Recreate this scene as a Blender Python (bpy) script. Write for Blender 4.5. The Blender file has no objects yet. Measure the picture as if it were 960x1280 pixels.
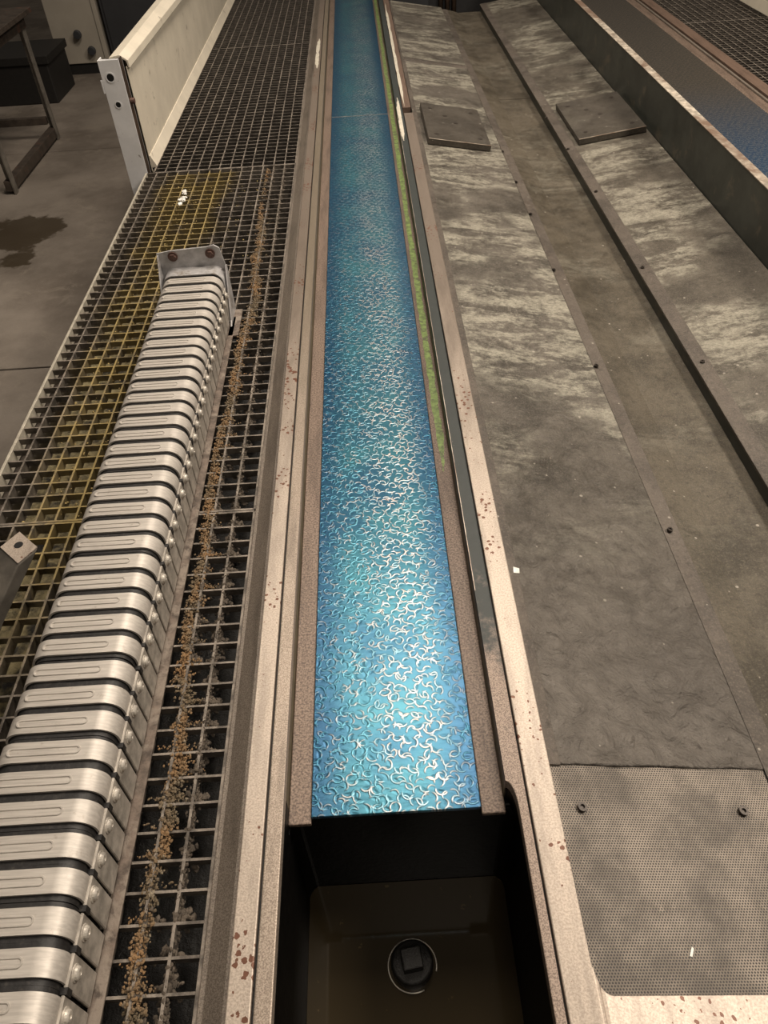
import bpy, bmesh, math, random
from mathutils import Matrix, Vector, noise as mnoise
random.seed(7)
S = bpy.context.scene
COL = S.collection

# ------------------------------------------------------------ camera
F = 950.0; CX, CY = 480.0, 640.0; CAMH = 1.3
def camdir(px, py): return Vector(((px-CX)/F, -(py-CY)/F, -1.0))
_Y = camdir(427, -284).normalized()
_D = camdir(545, 1612); _D = (_D - _Y*_D.dot(_Y)).normalized()
_Z = -_D; _X = _Y.cross(_Z)
ROT = Matrix((_X, _Y, _Z))
cam = bpy.data.objects.new('camera', bpy.data.cameras.new('camera'))
COL.objects.link(cam)
cam.data.sensor_fit = 'VERTICAL'; cam.data.sensor_height = 36.0
cam.data.lens = 36.0*F/1280.0
cam.data.clip_start = 0.02
cam.matrix_world = Matrix.Translation((0, 0, CAMH)) @ ROT.to_4x4()
S.camera = cam
def P(px, py, z=0.0):                      # where a pixel's ray meets the height z
    d = ROT @ camdir(px, py); t = (z-CAMH)/d.z
    return Vector((0, 0, CAMH)) + d*t
def PY(px, py, y):                         # where it meets the upright plane at distance y
    d = ROT @ camdir(px, py); t = y/d.y
    return Vector((0, 0, CAMH)) + d*t

# ------------------------------------------------------------ world, lamps, exposure
w = bpy.data.worlds.new('hall'); S.world = w; w.use_nodes = True
w.node_tree.nodes['Background'].inputs[0].default_value = (1.0, 0.86, 0.70, 1)
w.node_tree.nodes['Background'].inputs[1].default_value = 0.047
def area(name, loc, sx, sy, power, col, target=None):
    l = bpy.data.lights.new(name, 'AREA'); l.shape = 'RECTANGLE'; l.size = sx; l.size_y = sy
    l.energy = power; l.color = col
    o = bpy.data.objects.new(name, l); COL.objects.link(o); o.location = loc
    if target:
        o.rotation_euler = (Vector(target)-Vector(loc)).to_track_quat('-Z', 'Y').to_euler()
    return o
WARM = (1.0, 0.875, 0.735)
area('hall_lamp', (0.32, 3.5, 4.4), 1.5, 1.8, 175, WARM)
area('hall_lamp', (0.40, 9.0, 4.4), 0.6, 6.0, 42, WARM)
area('hall_lamp', (3.7, 2.0, 4.4), 1.0, 1.8, 275, WARM)
area('hall_lamp', (0.3, -1.5, 4.4), 0.9, 1.6, 42, WARM)
vs = S.view_settings
vs.view_transform = 'Standard'; vs.look = 'None'; vs.gamma = 1.0; vs.use_curve_mapping = False
vs.exposure = 0.22

# ------------------------------------------------------------ node helpers
class NT:
    def __init__(s, name):
        s.m = bpy.data.materials.new(name); s.m.use_nodes = True
        s.t = s.m.node_tree; s.b = s.t.nodes['Principled BSDF']
        s._c = None
    def n(s, typ, **kw):
        nd = s.t.nodes.new(typ)
        for k, v in kw.items(): setattr(nd, k, v)
        return nd
    def l(s, a, b): s.t.links.new(a, b)
    def put(s, inp, v):
        if hasattr(v, 'is_output'): s.l(v, inp)
        else: inp.default_value = v
    def co(s):
        if s._c is None: s._c = s.n('ShaderNodeTexCoord').outputs['Object']
        return s._c
    def geo(s):
        return s.n('ShaderNodeNewGeometry').outputs['Position']
    def mapv(s, v, loc=(0,0,0), rot=(0,0,0), sc=(1,1,1)):
        m = s.n('ShaderNodeMapping'); s.l(v, m.inputs[0])
        m.inputs[1].default_value = loc; m.inputs[2].default_value = rot; m.inputs[3].default_value = sc
        return m.outputs[0]
    def noise(s, v, scale, detail=4, rough=0.6, dist=0.0, out=0):
        t = s.n('ShaderNodeTexNoise'); s.l(v, t.inputs['Vector'])
        t.inputs['Scale'].default_value = scale; t.inputs['Detail'].default_value = detail
        t.inputs['Roughness'].default_value = rough; t.inputs['Distortion'].default_value = dist
        return t.outputs[out]
    def vor(s, v, scale, rnd=1.0, feature='F1', dims='3D'):
        t = s.n('ShaderNodeTexVoronoi', voronoi_dimensions=dims, feature=feature); s.l(v, t.inputs['Vector'])
        t.inputs['Scale'].default_value = scale; t.inputs['Randomness'].default_value = rnd
        return t
    def math(s, op, a, b=0.0, c=0.0, clamp=False):
        m = s.n('ShaderNodeMath', operation=op, use_clamp=clamp)
        s.put(m.inputs[0], a); s.put(m.inputs[1], b); s.put(m.inputs[2], c)
        return m.outputs[0]
    def ramp(s, v, a, b, lo=0.0, hi=1.0, smooth=True):      # map range a..b to lo..hi
        m = s.n('ShaderNodeMapRange', interpolation_type='SMOOTHSTEP' if smooth else 'LINEAR')
        s.put(m.inputs[0], v); m.inputs[1].default_value = a; m.inputs[2].default_value = b
        m.inputs[3].default_value = lo; m.inputs[4].default_value = hi
        return m.outputs[0]
    def mix(s, f, a, b):
        m = s.n('ShaderNodeMix', data_type='RGBA')
        s.put(m.inputs[0], f)
        s.put(m.inputs[6], a if hasattr(a, 'is_output') else (*a, 1)); s.put(m.inputs[7], b if hasattr(b, 'is_output') else (*b, 1))
        return m.outputs[2]
    def vmath(s, op, a, b=None):
        m = s.n('ShaderNodeVectorMath', operation=op); s.put(m.inputs[0], a)
        if b is not None: s.put(m.inputs[1], b)
        return m
    def sep(s, v):
        x = s.n('ShaderNodeSeparateXYZ'); s.l(v, x.inputs[0]); return x.outputs
    def comb(s, x, y, z=0.0):
        c = s.n('ShaderNodeCombineXYZ'); s.put(c.inputs[0], x); s.put(c.inputs[1], y); s.put(c.inputs[2], z); return c.outputs[0]
    def bump(s, h, strength=0.3, dist=0.002, nrm=None):
        b = s.n('ShaderNodeBump'); s.put(b.inputs['Strength'], strength); b.inputs['Distance'].default_value = dist
        s.l(h, b.inputs['Height'])
        if nrm is not None: s.l(nrm, b.inputs['Normal'])
        return b.outputs[0]
    def done(s, col, rough=0.5, metal=0.0, nrm=None, spec=None):
        i = s.b.inputs
        s.put(i['Base Color'], col if hasattr(col, 'is_output') else (*col, 1))
        s.put(i['Roughness'], rough); s.put(i['Metallic'], metal)
        if nrm is not None: s.l(nrm, i['Normal'])
        if spec is not None: i['Specular IOR Level'].default_value = spec
        return s.m

M = {}
def simple(name, col, rough=0.5, metal=0.0, var=0.25, scale=40, bump=0.15, spec=None, dirt=None, dscale=9, dlo=.55, dhi=.7, bscale=250):
    k = NT(name); c = k.geo()
    n1 = k.noise(c, scale, 5, .65)
    dark = tuple(v*(1-var) for v in col); lite = tuple(min(1, v*(1+var)) for v in col)
    cc = k.mix(k.ramp(n1, .3, .7), dark, lite)
    if dirt:
        cc = k.mix(k.ramp(k.noise(c, dscale, 6, .7, .4), dlo, dhi), cc, dirt)
    nb = k.bump(k.noise(c, bscale, 3, .6), bump, .001)
    M[name] = k.done(cc, rough, metal, nb, spec)

# blue-inked, hand-scraped slideway: half-moon scraping marks laid in slanting rows
def blue_way(name, far_grey=False):
    k = NT(name); c = k.geo(); px, py, pz = k.sep(c)
    wob = k.vmath('SCALE', k.vmath('SUBTRACT', k.noise(c, 14, 2, .5, 0, 1), (.5,.5,.5)).outputs[0]); wob.inputs['Scale'].default_value = .012
    cw = k.vmath('ADD', c, wob.outputs[0]).outputs[0]
    marks = []; hs = []
    for i, (off, rot, sc) in enumerate((((0,0,0), .5, 40), ((.37,.61,0), .62, 44), ((.8,.23,0), .35, 37))):
        v = k.mapv(cw, off, (0,0,rot), (sc, sc, 0))
        vo = k.vor(v, 1.0, .5, dims='2D')
        L = k.vmath('SUBTRACT', v, vo.outputs['Position']).outputs[0]
        x, y, _ = k.sep(L)
        cr, cg, cb = k.sep(vo.outputs['Color'])
        ang = k.math('ADD', k.math('MULTIPLY', cr, 1.4), .3 + i*1.9)
        dx, dy = k.math('COSINE', ang), k.math('SINE', ang)
        a = k.math('ADD', k.math('MULTIPLY', x, dx), k.math('MULTIPLY', y, dy))
        L2 = k.comb(k.math('ADD', x, k.math('MULTIPLY', dx, .12)), k.math('ADD', y, k.math('MULTIPLY', dy, .12)))
        r = k.vmath('LENGTH', L2).outputs['Value']
        rad = k.math('ADD', .30, k.math('MULTIPLY', cg, .12))
        ring = k.ramp(k.math('ABSOLUTE', k.math('SUBTRACT', r, rad)), .02, .095, 1, 0)
        gate = k.ramp(a, -.10, .14)
        marks.append(k.math('MULTIPLY', ring, gate))
        hs.append(k.math('MULTIPLY', k.ramp(r, .1, .42, 1, 0), gate))
    m = k.math('MAXIMUM', k.math('MAXIMUM', marks[0], marks[1]), marks[2])
    pit = k.math('MAXIMUM', k.math('MAXIMUM', hs[0], hs[1]), hs[2])
    big = k.noise(c, 6, 3, .6)
    # lamp streak put into the colour: paler along the middle, dark at both edges
    e = k.math('ABSOLUTE', k.math('ADD', px, .018 + 0.0))
    edge = k.ramp(k.math('ADD', e, k.math('MULTIPLY', k.noise(c, 12, 4, .6), .06)), .095, .172)
    thin = k.math('MULTIPLY', k.ramp(big, .25, .75, .25, 1), k.math('SUBTRACT', 1.0, k.math('MULTIPLY', edge, .8)))
    col = k.mix(thin, (.005,.054,.130), (.028,.150,.195))
    fringe = k.mix(k.ramp(k.noise(c, 55, 3, .6), .46, .62), (.13,.34,.44), (.40,.40,.40))
    if far_grey:
        inked = k.ramp(py, 3.2, 4.6, 1, 0)
        col = k.mix(inked, (.085,.078,.068), (.035,.085,.17)); fringe = k.mix(inked, (.34,.29,.235), (.36,.38,.40))
    ms = k.math('MULTIPLY', m, k.math('SUBTRACT', .80, k.math('MULTIPLY', edge, 0.0 if far_grey else .45)))
    if not far_grey:      # lamp highlight painted on the marks along the middle, whitish and pinkish
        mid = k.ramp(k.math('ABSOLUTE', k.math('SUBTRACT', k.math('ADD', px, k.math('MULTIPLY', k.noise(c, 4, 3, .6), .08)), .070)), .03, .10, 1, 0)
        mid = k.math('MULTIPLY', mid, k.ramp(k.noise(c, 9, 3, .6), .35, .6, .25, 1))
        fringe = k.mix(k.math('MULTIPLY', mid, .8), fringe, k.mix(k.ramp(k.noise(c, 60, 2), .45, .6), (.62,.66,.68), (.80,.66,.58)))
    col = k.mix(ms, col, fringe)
    rough = k.math('ADD', .34, k.math('MULTIPLY', m, .08))
    h = k.math('SUBTRACT', k.math('MULTIPLY', m, .5), k.math('MULTIPLY', pit, .5))
    h = k.math('ADD', h, k.math('MULTIPLY', k.noise(k.mapv(c, (0,0,0), (0,0,.3), (1,3,1)), 40, 2, .5), .35))
    M[name] = k.done(col, rough, k.math('ADD', .55, k.math('MULTIPLY', m, .4)), k.bump(h, .6, .0016))
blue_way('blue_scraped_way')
blue_way('grey_scraped_way', True)

def cast_metal(name, col, dark, rough=.5, metal=.35, rust=None, spots=0.0, grain=420, oily=None):
    k = NT(name); c = k.geo()
    g = k.noise(c, grain, 2, .6)
    cc = k.mix(k.ramp(g, .35, .65), dark, col)
    big = k.noise(k.mapv(c, (0,0,0), (0,0,0), (6, .8, 2)), 5, 5, .65)
    cc = k.mix(k.ramp(big, .42, .72, 0, .55), cc, tuple(v*.55 for v in dark))
    if oily:      # blends to the given brown further along y, with a noisy edge
        _, py, _ = k.sep(c)
        o_ = k.ramp(k.math('ADD', py, k.math('MULTIPLY', k.noise(k.mapv(c, (0,0,0), (0,0,0), (8,1.2,1)), 4, 5, .7), 1.6)), oily[0], oily[1])
        cc = k.mix(k.math('MULTIPLY', o_, .8), cc, oily[2])
    if rust:
        wv = k.vmath('SCALE', k.noise(c, 130, 2, .5, 0, 1)); wv.inputs['Scale'].default_value = .007
        v = k.vor(k.vmath('ADD', c, wv.outputs[0]).outputs[0], 75, 1)
        size = k.ramp(k.noise(k.mapv(c, (1.7,.4,0)), 5.5, 3, .6), .44, .66, .05, .38*spots)
        sp = k.math('LESS_THAN', v.outputs['Distance'], size)
        cc = k.mix(sp, cc, k.mix(k.noise(c, 90, 2), rust, tuple(q*.45 for q in rust)))
    nb = k.bump(g, .25, .0008)
    M[name] = k.done(cc, rough, metal, nb)
cast_metal('shoulder_metal', (.27,.20,.155), (.105,.075,.060), .5, .2, grain=240)
cast_metal('ledge_metal', (.47,.39,.32), (.25,.20,.16), .45, .3, oily=(1.8, 3.6, (.17,.14,.10)))
cast_metal('flange_metal', (.55,.47,.395), (.40,.335,.28), .45, .3, (.20,.085,.05), 1.0, 300, oily=(1.8, 3.3, (.135,.105,.082)))
cast_metal('angle_metal', (.27,.23,.19), (.14,.115,.095), .55, .3, None)
cast_metal('rust_strip', (.20,.135,.10), (.12,.078,.058), .6, .2)

# dark grey-green painted ledge whose paint is worn away near the sump
k = NT('ledge_paint'); c = k.geo(); x, y, z = k.sep(c)
g = k.noise(c, 420, 2, .6)
wear = k.ramp(k.math('ADD', y, k.math('MULTIPLY', k.noise(c, 14, 4, .7), .9)), 1.15, 1.45, 1, 0)
raw = k.mix(k.ramp(g, .35, .65), (.17,.125,.10), (.40,.31,.25))
pc = k.mix(k.noise(c, 30, 4, .6), (.024,.030,.029), (.040,.046,.044))
chip = k.ramp(k.noise(k.mapv(c, (0,0,0), (0,0,0), (3,.8,1)), 60, 4, .75), .70, .74)
pc = k.mix(chip, pc, (.55,.5,.42))
M['ledge_paint'] = k.done(k.mix(wear, pc, raw), .55, .1, k.bump(g, .2, .0006))
simple('dark_paint', (.045,.05,.043), .42, .0, .25, 8, .1, dirt=(.11,.095,.07), dscale=6)
simple('worn_edge', (.52,.46,.38), .45, .3, .4, 30, .2, dirt=(.22,.15,.11), dscale=2.5, dlo=.42, dhi=.62)
simple('white_worn', (.72,.67,.56), .4, .2, .1, 30, .2)
simple('green_paint', (.185,.27,.075), .5, 0, .4, 60, .3, dirt=(.10,.11,.05), dscale=40, dlo=.5, dhi=.62)
simple('olive_step', (.115,.095,.055), .5, .1, .3, 30, .2)

# trough cover sheets: oily grey-brown with pale dried coolant wiped across
def sheet(name, pale_amt, wrinkle, seed, base=(.128,.113,.094), dk=(.052,.045,.036), pale=(.50,.475,.385)):
    k = NT(name); c = k.geo(); x, y, z = k.sep(c)
    v = k.mapv(c, (seed, seed*2, 0))
    b = k.mix(k.ramp(k.noise(v, 4.2, 9, .78), .38, .60), dk, base)
    b = k.mix(k.ramp(k.noise(v, 190, 5, .85), .48, .68, 0, .62), b, tuple(min(1, q*2.0) for q in base))
    b = k.mix(k.ramp(k.noise(k.mapv(v, (7,3,0)), 75, 6, .85), .50, .66, 0, .6), b, tuple(q*.5 for q in dk))
    br = k.noise(k.mapv(v, (0,0,0), (0,0,.30), (1.7, 5.0, 1)), 2.0, 9, .78, .5)
    pt = k.noise(k.mapv(v, (3,1,0)), 2.1, 4, .6)
    fine = k.noise(k.mapv(v, (0,0,0), (0,0,.3), (.5,1,1)), 150, 5, .85)
    mask = k.math('MULTIPLY', k.ramp(k.math('ADD', br, k.math('MULTIPLY', k.math('SUBTRACT', k.noise(k.mapv(v, (5,5,0)), 38, 5, .8), .5), .42)), .43, .60), k.ramp(pt, .54-.14*pale_amt, .64-.12*pale_amt))
    far = k.ramp(k.math('ADD', y, k.math('MULTIPLY', k.noise(v, 3, 3), .6)), 1.2, 2.1)
    mask = k.math('MULTIPLY', k.math('MULTIPLY', mask, far), k.ramp(fine, .36, .60, .35, 1))
    b = k.mix(k.math('MULTIPLY', mask, .72*min(1, pale_amt*1.2)), b, pale)
    if wrinkle > .5: b = k.mix(k.ramp(y, .7, 1.5, .5, 0), b, (.235,.212,.19))  # near end paler: its sheen put into the colour
    sp = k.vor(v, 42, 1)
    rr, rg, rb = k.sep(sp.outputs['Color'])
    sm = k.math('LESS_THAN', sp.outputs['Distance'], k.ramp(rr, .78, 1.0, 0, .17, False))
    b = k.mix(k.math('MULTIPLY', sm, .7), b, (.46,.42,.36))
    near = k.ramp(y, .9, 2.2, 1, .10)
    w1 = k.noise(v, 17, 7, .62, 1.6); w2 = k.noise(k.mapv(v, (2,2,0)), 55, 4, .65, .5)
    h = k.math('ADD', k.math('MULTIPLY', k.math('ADD', k.math('MULTIPLY', w1, 2.6), k.math('MULTIPLY', w2, .8)), k.math('MULTIPLY', near, wrinkle)), k.math('MULTIPLY', k.noise(v, 260, 4, .8), .20))
    M[name] = k.done(b, k.ramp(k.noise(v, 8, 4), .3, .7, .32, .52), .15, k.bump(h, .9, .010))
sheet('cover_sheet', .95, .9, 0.0)
sheet('cover_sheet_right', .75, .15, 5.3, (.118,.103,.082), (.052,.044,.034))
sheet('channel_sheet', .25, .15, 9.1, (.112,.095,.070), (.048,.040,.028))
sheet('plate_steel', .10, .1, 3.3, (.085,.074,.060), (.048,.041,.033))
sheet('edge_steel', .0, .1, 2.1, (.125,.105,.087), (.072,.061,.051))

# perforated sheet
k = NT('perforated_sheet'); c = k.geo()
v = k.vor(k.mapv(c, (0,0,0), (0,0,0), (1,1.155,0)), 210, 0.0, dims='2D')
x, y, z = k.sep(c)
u = k.math('MULTIPLY', x, 215); vv = k.math('MULTIPLY', y, 250)
row = k.math('FLOOR', vv)
uo = k.math('FRACT', k.math('ADD', u, k.math('MULTIPLY', k.math('FLOORED_MODULO', row, 2.0), .5)))
du = k.math('SUBTRACT', uo, .5); dv = k.math('MULTIPLY', k.math('SUBTRACT', k.math('FRACT', vv), .5), .86)
d = k.math('SQRT', k.math('ADD', k.math('MULTIPLY', du, du), k.math('MULTIPLY', dv, dv)))
hole = k.ramp(d, .25, .36, 1, 0)
bc = k.mix(k.ramp(k.noise(c, 9, 5, .65), .35, .68), (.10,.082,.064), (.25,.21,.17))
bc = k.mix(k.ramp(k.noise(c, 40, 4, .7), .6, .75, 0, .5), bc, (.36,.30,.24))
M['perforated_sheet'] = k.done(k.mix(hole, bc, (.012,.010,.009)), .5, .25, k.bump(k.math('SUBTRACT', 1.0, hole), .5, .001))

# gratings
def grate(name, yellow):
    k = NT(name); c = k.geo(); x, y, z = k.sep(c)
    b = k.mix(k.ramp(k.noise(c, 22, 5, .7), .35, .65), (.085,.072,.060), (.29,.25,.21))
    if yellow:
        xx = k.math('ADD', x, k.math('MULTIPLY', k.noise(c, 3, 3, .6), .35))
        band = k.math('MULTIPLY', k.ramp(xx, -.80, -.68), k.ramp(xx, -.52, -.40, 1, 0))
        band = k.math('MULTIPLY', band, k.math('MULTIPLY', k.ramp(y, .8, 1.3), k.ramp(y, 3.66, 3.70, 1, 0)))
        b = k.mix(k.math('MULTIPLY', band, k.ramp(k.noise(c, 11, 5, .75), .34, .56, .15, .95)), b, (.36,.27,.10))
    g_ = k.n('ShaderNodeNewGeometry'); nz = k.sep(g_.outputs['True Normal'])[2]      # tread-worn tops; flanks painted dark for unlit faces and grime
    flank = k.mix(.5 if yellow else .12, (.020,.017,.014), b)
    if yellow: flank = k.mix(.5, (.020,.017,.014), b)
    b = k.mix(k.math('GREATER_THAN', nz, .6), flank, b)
    M[name] = k.done(b, .55, .2, k.bump(k.noise(c, 200, 4, .7), .4, .002))
grate('grating_steel', False); grate('grating_stained', True)
simple('grating_edge', (.50,.46,.38), .5, .3, .2, 30, .2)
# drip tray under the gratings: sludge
k = NT('drip_tray'); c = k.geo(); x, y, z = k.sep(c)
xx = k.math('ADD', x, k.math('MULTIPLY', k.noise(c, 5, 4, .6), .3))
ye = k.math('MULTIPLY', k.ramp(xx, -.62, -.46, 1, 0), k.ramp(k.noise(c, 16, 5, .65), .36, .6))
ye = k.math('MULTIPLY', ye, k.ramp(y, 3.6, 3.75, 1, 0))
b = k.mix(ye, (.009,.008,.007), (.34,.285,.15))
b = k.mix(k.ramp(k.noise(c, 45, 4, .7), .6, .7, 0, .5), b, (.030,.020,.013))
M['drip_tray'] = k.done(b, .6, 0, k.bump(k.noise(c, 30, 5, .7), .8, .01))
k = NT('swarf_residue'); c = k.geo()
b = k.mix(k.ramp(k.noise(c, 9, 4, .7), .38, .62), (.15,.115,.072), (.27,.16,.075))
b = k.mix(k.ramp(k.noise(c, 60, 3, .7), .55, .7), b, (.28,.235,.17))
M['swarf_residue'] = k.done(b, .9, 0, k.bump(k.noise(c, 220, 3, .7), .8, .003))

# cable chain
k = NT('chain_steel'); c = k.geo()
b = k.mix(k.ramp(k.noise(k.mapv(c, (0,0,0), (0,0,0), (2,30,10)), 8, 4, .6), .3, .7), (.46,.425,.385), (.58,.54,.49))
b = k.mix(k.ramp(k.noise(c, 55, 5, .7), .60, .72, 0, .5), b, (.30,.25,.20))
M['chain_steel'] = k.done(b, .48, .30, k.bump(k.noise(k.mapv(c, (0,0,0), (0,0,0), (1,20,20)), 60, 2), .08, .001))
simple('chain_side', (.42,.385,.34), .5, .3, .3, 40, .2)
simple('chain_rubber', (.016,.015,.015), .55, 0, .4, 120, .3, dirt=(.045,.04,.035), dscale=120)
simple('bolt_steel', (.60,.56,.50), .4, .4, .3, 80, .2)
simple('bolt_dark', (.055,.045,.038), .45, .4, .4, 150, .3)
simple('bolt_rusty', (.13,.075,.06), .6, .3, .4, 150, .3)
simple('bracket_steel', (.46,.45,.45), .45, .3, .2, 30, .2, dirt=(.24,.20,.16), dscale=14)
simple('rusty_angle', (.135,.105,.085), .7, .1, .5, 45, .8, dirt=(.24,.20,.165), dscale=18, dlo=.48, dhi=.62, bscale=120)
simple('white_enamel', (.80,.80,.81), .4, 0, .06, 12, .05, dirt=(.26,.24,.22), dscale=30, dlo=.64, dhi=.72)
simple('cream_enamel', (.68,.62,.51), .45, 0, .07, 6, .08, dirt=(.22,.18,.14), dscale=11, dlo=.60, dhi=.74)
simple('hole_black', (.006,.006,.006), .6)
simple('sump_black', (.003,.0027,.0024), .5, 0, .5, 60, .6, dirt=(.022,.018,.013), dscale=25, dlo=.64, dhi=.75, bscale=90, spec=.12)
k = NT('sump_oil'); c = k.geo()
b = k.mix(k.ramp(k.noise(c, 25, 4, .7), .66, .72, 0, .5), (.032,.024,.013), (.13,.095,.045))
M['sump_oil'] = k.done(b, .06, 0, k.bump(k.noise(c, 12, 2), .03, .002))
k = NT('plug_iron'); c = k.geo()
M['plug_iron'] = k.done((.016,.015,.014), .35, .3, k.bump(k.noise(c, 260, 4, .7), .7, .002))
simple('bright_rim', (.75,.70,.62), .3, .35, .15, 60, .1)
simple('table_steel', (.055,.043,.034), .5, .2, .3, 20, .2, dirt=(.10,.05,.035), dscale=8)
simple('table_pale', (.16,.145,.125), .4, .3, .25, 20, .2)
simple('cabinet_cream', (.30,.27,.225), .5, 0, .06, 5, .05)
simple('cabinet_dark', (.030,.031,.034), .45, 0, .1, 5, .05)
simple('black_base', (.008,.007,.006), .6)
simple('white_flake', (.85,.82,.76), .6)
simple('void_dark', (.010,.010,.011), .7)
simple('brown_machine', (.045,.028,.018), .5, .1, .4, 10, .2)
# concrete floor with oil stains
k = NT('concrete'); c = k.geo(); x, y, z = k.sep(c)
b = k.mix(k.ramp(k.noise(c, 1.6, 6, .65), .3, .7), (.115,.095,.077), (.225,.195,.165))
b = k.mix(k.ramp(k.noise(k.mapv(c, (4,2,0)), 5, 8, .75, .5), .52, .66, 0, .7), b, (.22,.19,.155))
def blot(cx, cy, r):
    dv = k.vmath('SUBTRACT', c, (cx, cy, -.6)).outputs[0]
    dd = k.math('ADD', k.vmath('LENGTH', dv).outputs['Value'], k.math('MULTIPLY', k.math('SUBTRACT', k.noise(c, 5, 4, .6), .5), .55))
    return k.ramp(dd, r-.03, r+.03, 1, 0)
st = k.math('MAXIMUM', k.math('MAXIMUM', blot(-2.12, 4.55, .24), blot(-2.45, 4.45, .28)), blot(-2.0, 4.2, .12))
b = k.mix(k.math('MULTIPLY', st, .85), b, (.040,.028,.014))
M['concrete'] = k.done(b, k.math('SUBTRACT', .68, k.math('MULTIPLY', st, .3)), 0, k.bump(k.noise(c, 60, 5, .7), .25, .004))

# ------------------------------------------------------------ mesh helpers
def link_mesh(name, me, mat, parent=None, smooth=False):
    if mat is not None: me.materials.append(M[mat])
    if smooth:
        for p in me.polygons: p.use_smooth = True
    o = bpy.data.objects.new(name, me); COL.objects.link(o)
    if parent is not None: o.parent = parent
    return o
def finish(name, bm, mat, parent=None, bevel=0.0, smooth=False, seg=2):
    bmesh.ops.recalc_face_normals(bm, faces=bm.faces)
    if bevel > 0:
        es = [e for e in bm.edges if len(e.link_faces) == 2 and e.calc_face_angle(0) > .5]
        bmesh.ops.bevel(bm, geom=es, offset=bevel, segments=seg, profile=.5, affect='EDGES', clamp_overlap=True)
    me = bpy.data.meshes.new(name); bm.to_mesh(me); bm.free()
    return link_mesh(name, me, mat, parent, smooth)
def add_prism(bm, poly, axis, a, b):
    """extrude a 2D polygon along an axis: 'y' -> poly is (x,z); 'z' -> (x,y); 'x' -> (y,z)"""
    def pt(u, v, t): return (u, t, v) if axis == 'y' else (u, v, t) if axis == 'z' else (t, u, v)
    lo = [bm.verts.new(pt(u, v, a)) for u, v in poly]; hi = [bm.verts.new(pt(u, v, b)) for u, v in poly]
    n = len(poly)
    bm.faces.new(lo); bm.faces.new(hi[::-1])
    for i in range(n): bm.faces.new((lo[i], lo[(i+1) % n], hi[(i+1) % n], hi[i]))
def add_box(bm, x0, x1, y0, y1, z0, z1): add_prism(bm, [(x0,z0),(x1,z0),(x1,z1),(x0,z1)], 'y', y0, y1)
def box(name, x0, x1, y0, y1, z0, z1, mat, parent=None, bevel=.002):
    bm = bmesh.new(); add_box(bm, x0, x1, y0, y1, z0, z1); return finish(name, bm, mat, parent, bevel)
def prism(name, poly, axis, a, b, mat, parent=None, bevel=.002):
    bm = bmesh.new(); add_prism(bm, poly, axis, a, b); return finish(name, bm, mat, parent, bevel)
def add_cyl(bm, c, d, r, h, n=16, r2=None):
    """cylinder from c along unit d"""
    c = Vector(c); q = Vector(d).normalized().to_track_quat('Z', 'Y').to_matrix()
    r2 = r if r2 is None else r2
    lo = [bm.verts.new(c + q @ Vector((r*math.cos(t), r*math.sin(t), 0))) for t in [2*math.pi*i/n for i in range(n)]]
    hi = [bm.verts.new(c + q @ Vector((r2*math.cos(t), r2*math.sin(t), h))) for t in [2*math.pi*i/n for i in range(n)]]
    bm.faces.new(lo[::-1]); bm.faces.new(hi)
    for i in range(n): bm.faces.new((lo[i], lo[(i+1) % n], hi[(i+1) % n], hi[i]))
def add_ring(bm, c, d, ro, ri, h, n=24):
    c = Vector(c); q = Vector(d).normalized().to_track_quat('Z', 'Y').to_matrix()
    R = []
    for r, z in ((ro,0),(ro,h),(ri,h),(ri,0)):
        R.append([bm.verts.new(c + q @ Vector((r*math.cos(2*math.pi*i/n), r*math.sin(2*math.pi*i/n), z))) for i in range(n)])
    for a in range(4):
        A, B = R[a], R[(a+1) % 4]
        for i in range(n): bm.faces.new((A[i], A[(i+1) % n], B[(i+1) % n], B[i]))
def add_bar(bm, a, b, wx, wz, up=(0,0,1)):
    """square bar from a to b"""
    a, b = Vector(a), Vector(b); d = (b-a).normalized(); s = d.cross(Vector(up)).normalized(); t = s.cross(d)
    q = []
    for p in (a, b):
        q.append([bm.verts.new(p + s*sx*wx/2 + t*sz*wz/2) for sx, sz in ((-1,-1),(1,-1),(1,1),(-1,1))])
    bm.faces.new(q[0]); bm.faces.new(q[1][::-1])
    for i in range(4): bm.faces.new((q[0][i], q[0][(i+1) % 4], q[1][(i+1) % 4], q[1][i]))
def thing(name, label, cat, loc=(0,0,0), group=None):
    o = bpy.data.objects.new(name, None); COL.objects.link(o); o.location = loc; o.empty_display_size = .05
    tag(o, label, cat, group); return o
def tag(o, label=None, cat=None, group=None, kind=None):
    if label: o['label'] = label
    if cat: o['category'] = cat
    if group: o['group'] = group
    if kind: o['kind'] = kind
    return o
def lab(o, label): o['label'] = label; return o
def copy_to(src, parent, loc):
    c = src.copy(); COL.objects.link(c); c.parent = parent; c.location = loc; return c

YF = 7.9      # how far the ways run
# ------------------------------------------------------------ floor: concrete slabs with open joints
fl = box('floor', -14, 14, -4, 24, -.9, -.62, 'black_base', None, 0); tag(fl, 'concrete workshop floor of large slabs with dark joints', 'floor', kind='structure')
ys = [-3.9, 3.05, 5.98, 9.0, 12.0, 18.0, 24.0]
for i in range(len(ys)-1):
    for (xa, xb) in ((-13.9, -4.6), (-4.59, -.5), (-.49, 13.9)):
        box('slab', xa, xb, ys[i]+.006, ys[i+1]-.006, -.64, -.60, 'concrete', fl, .004)

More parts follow.
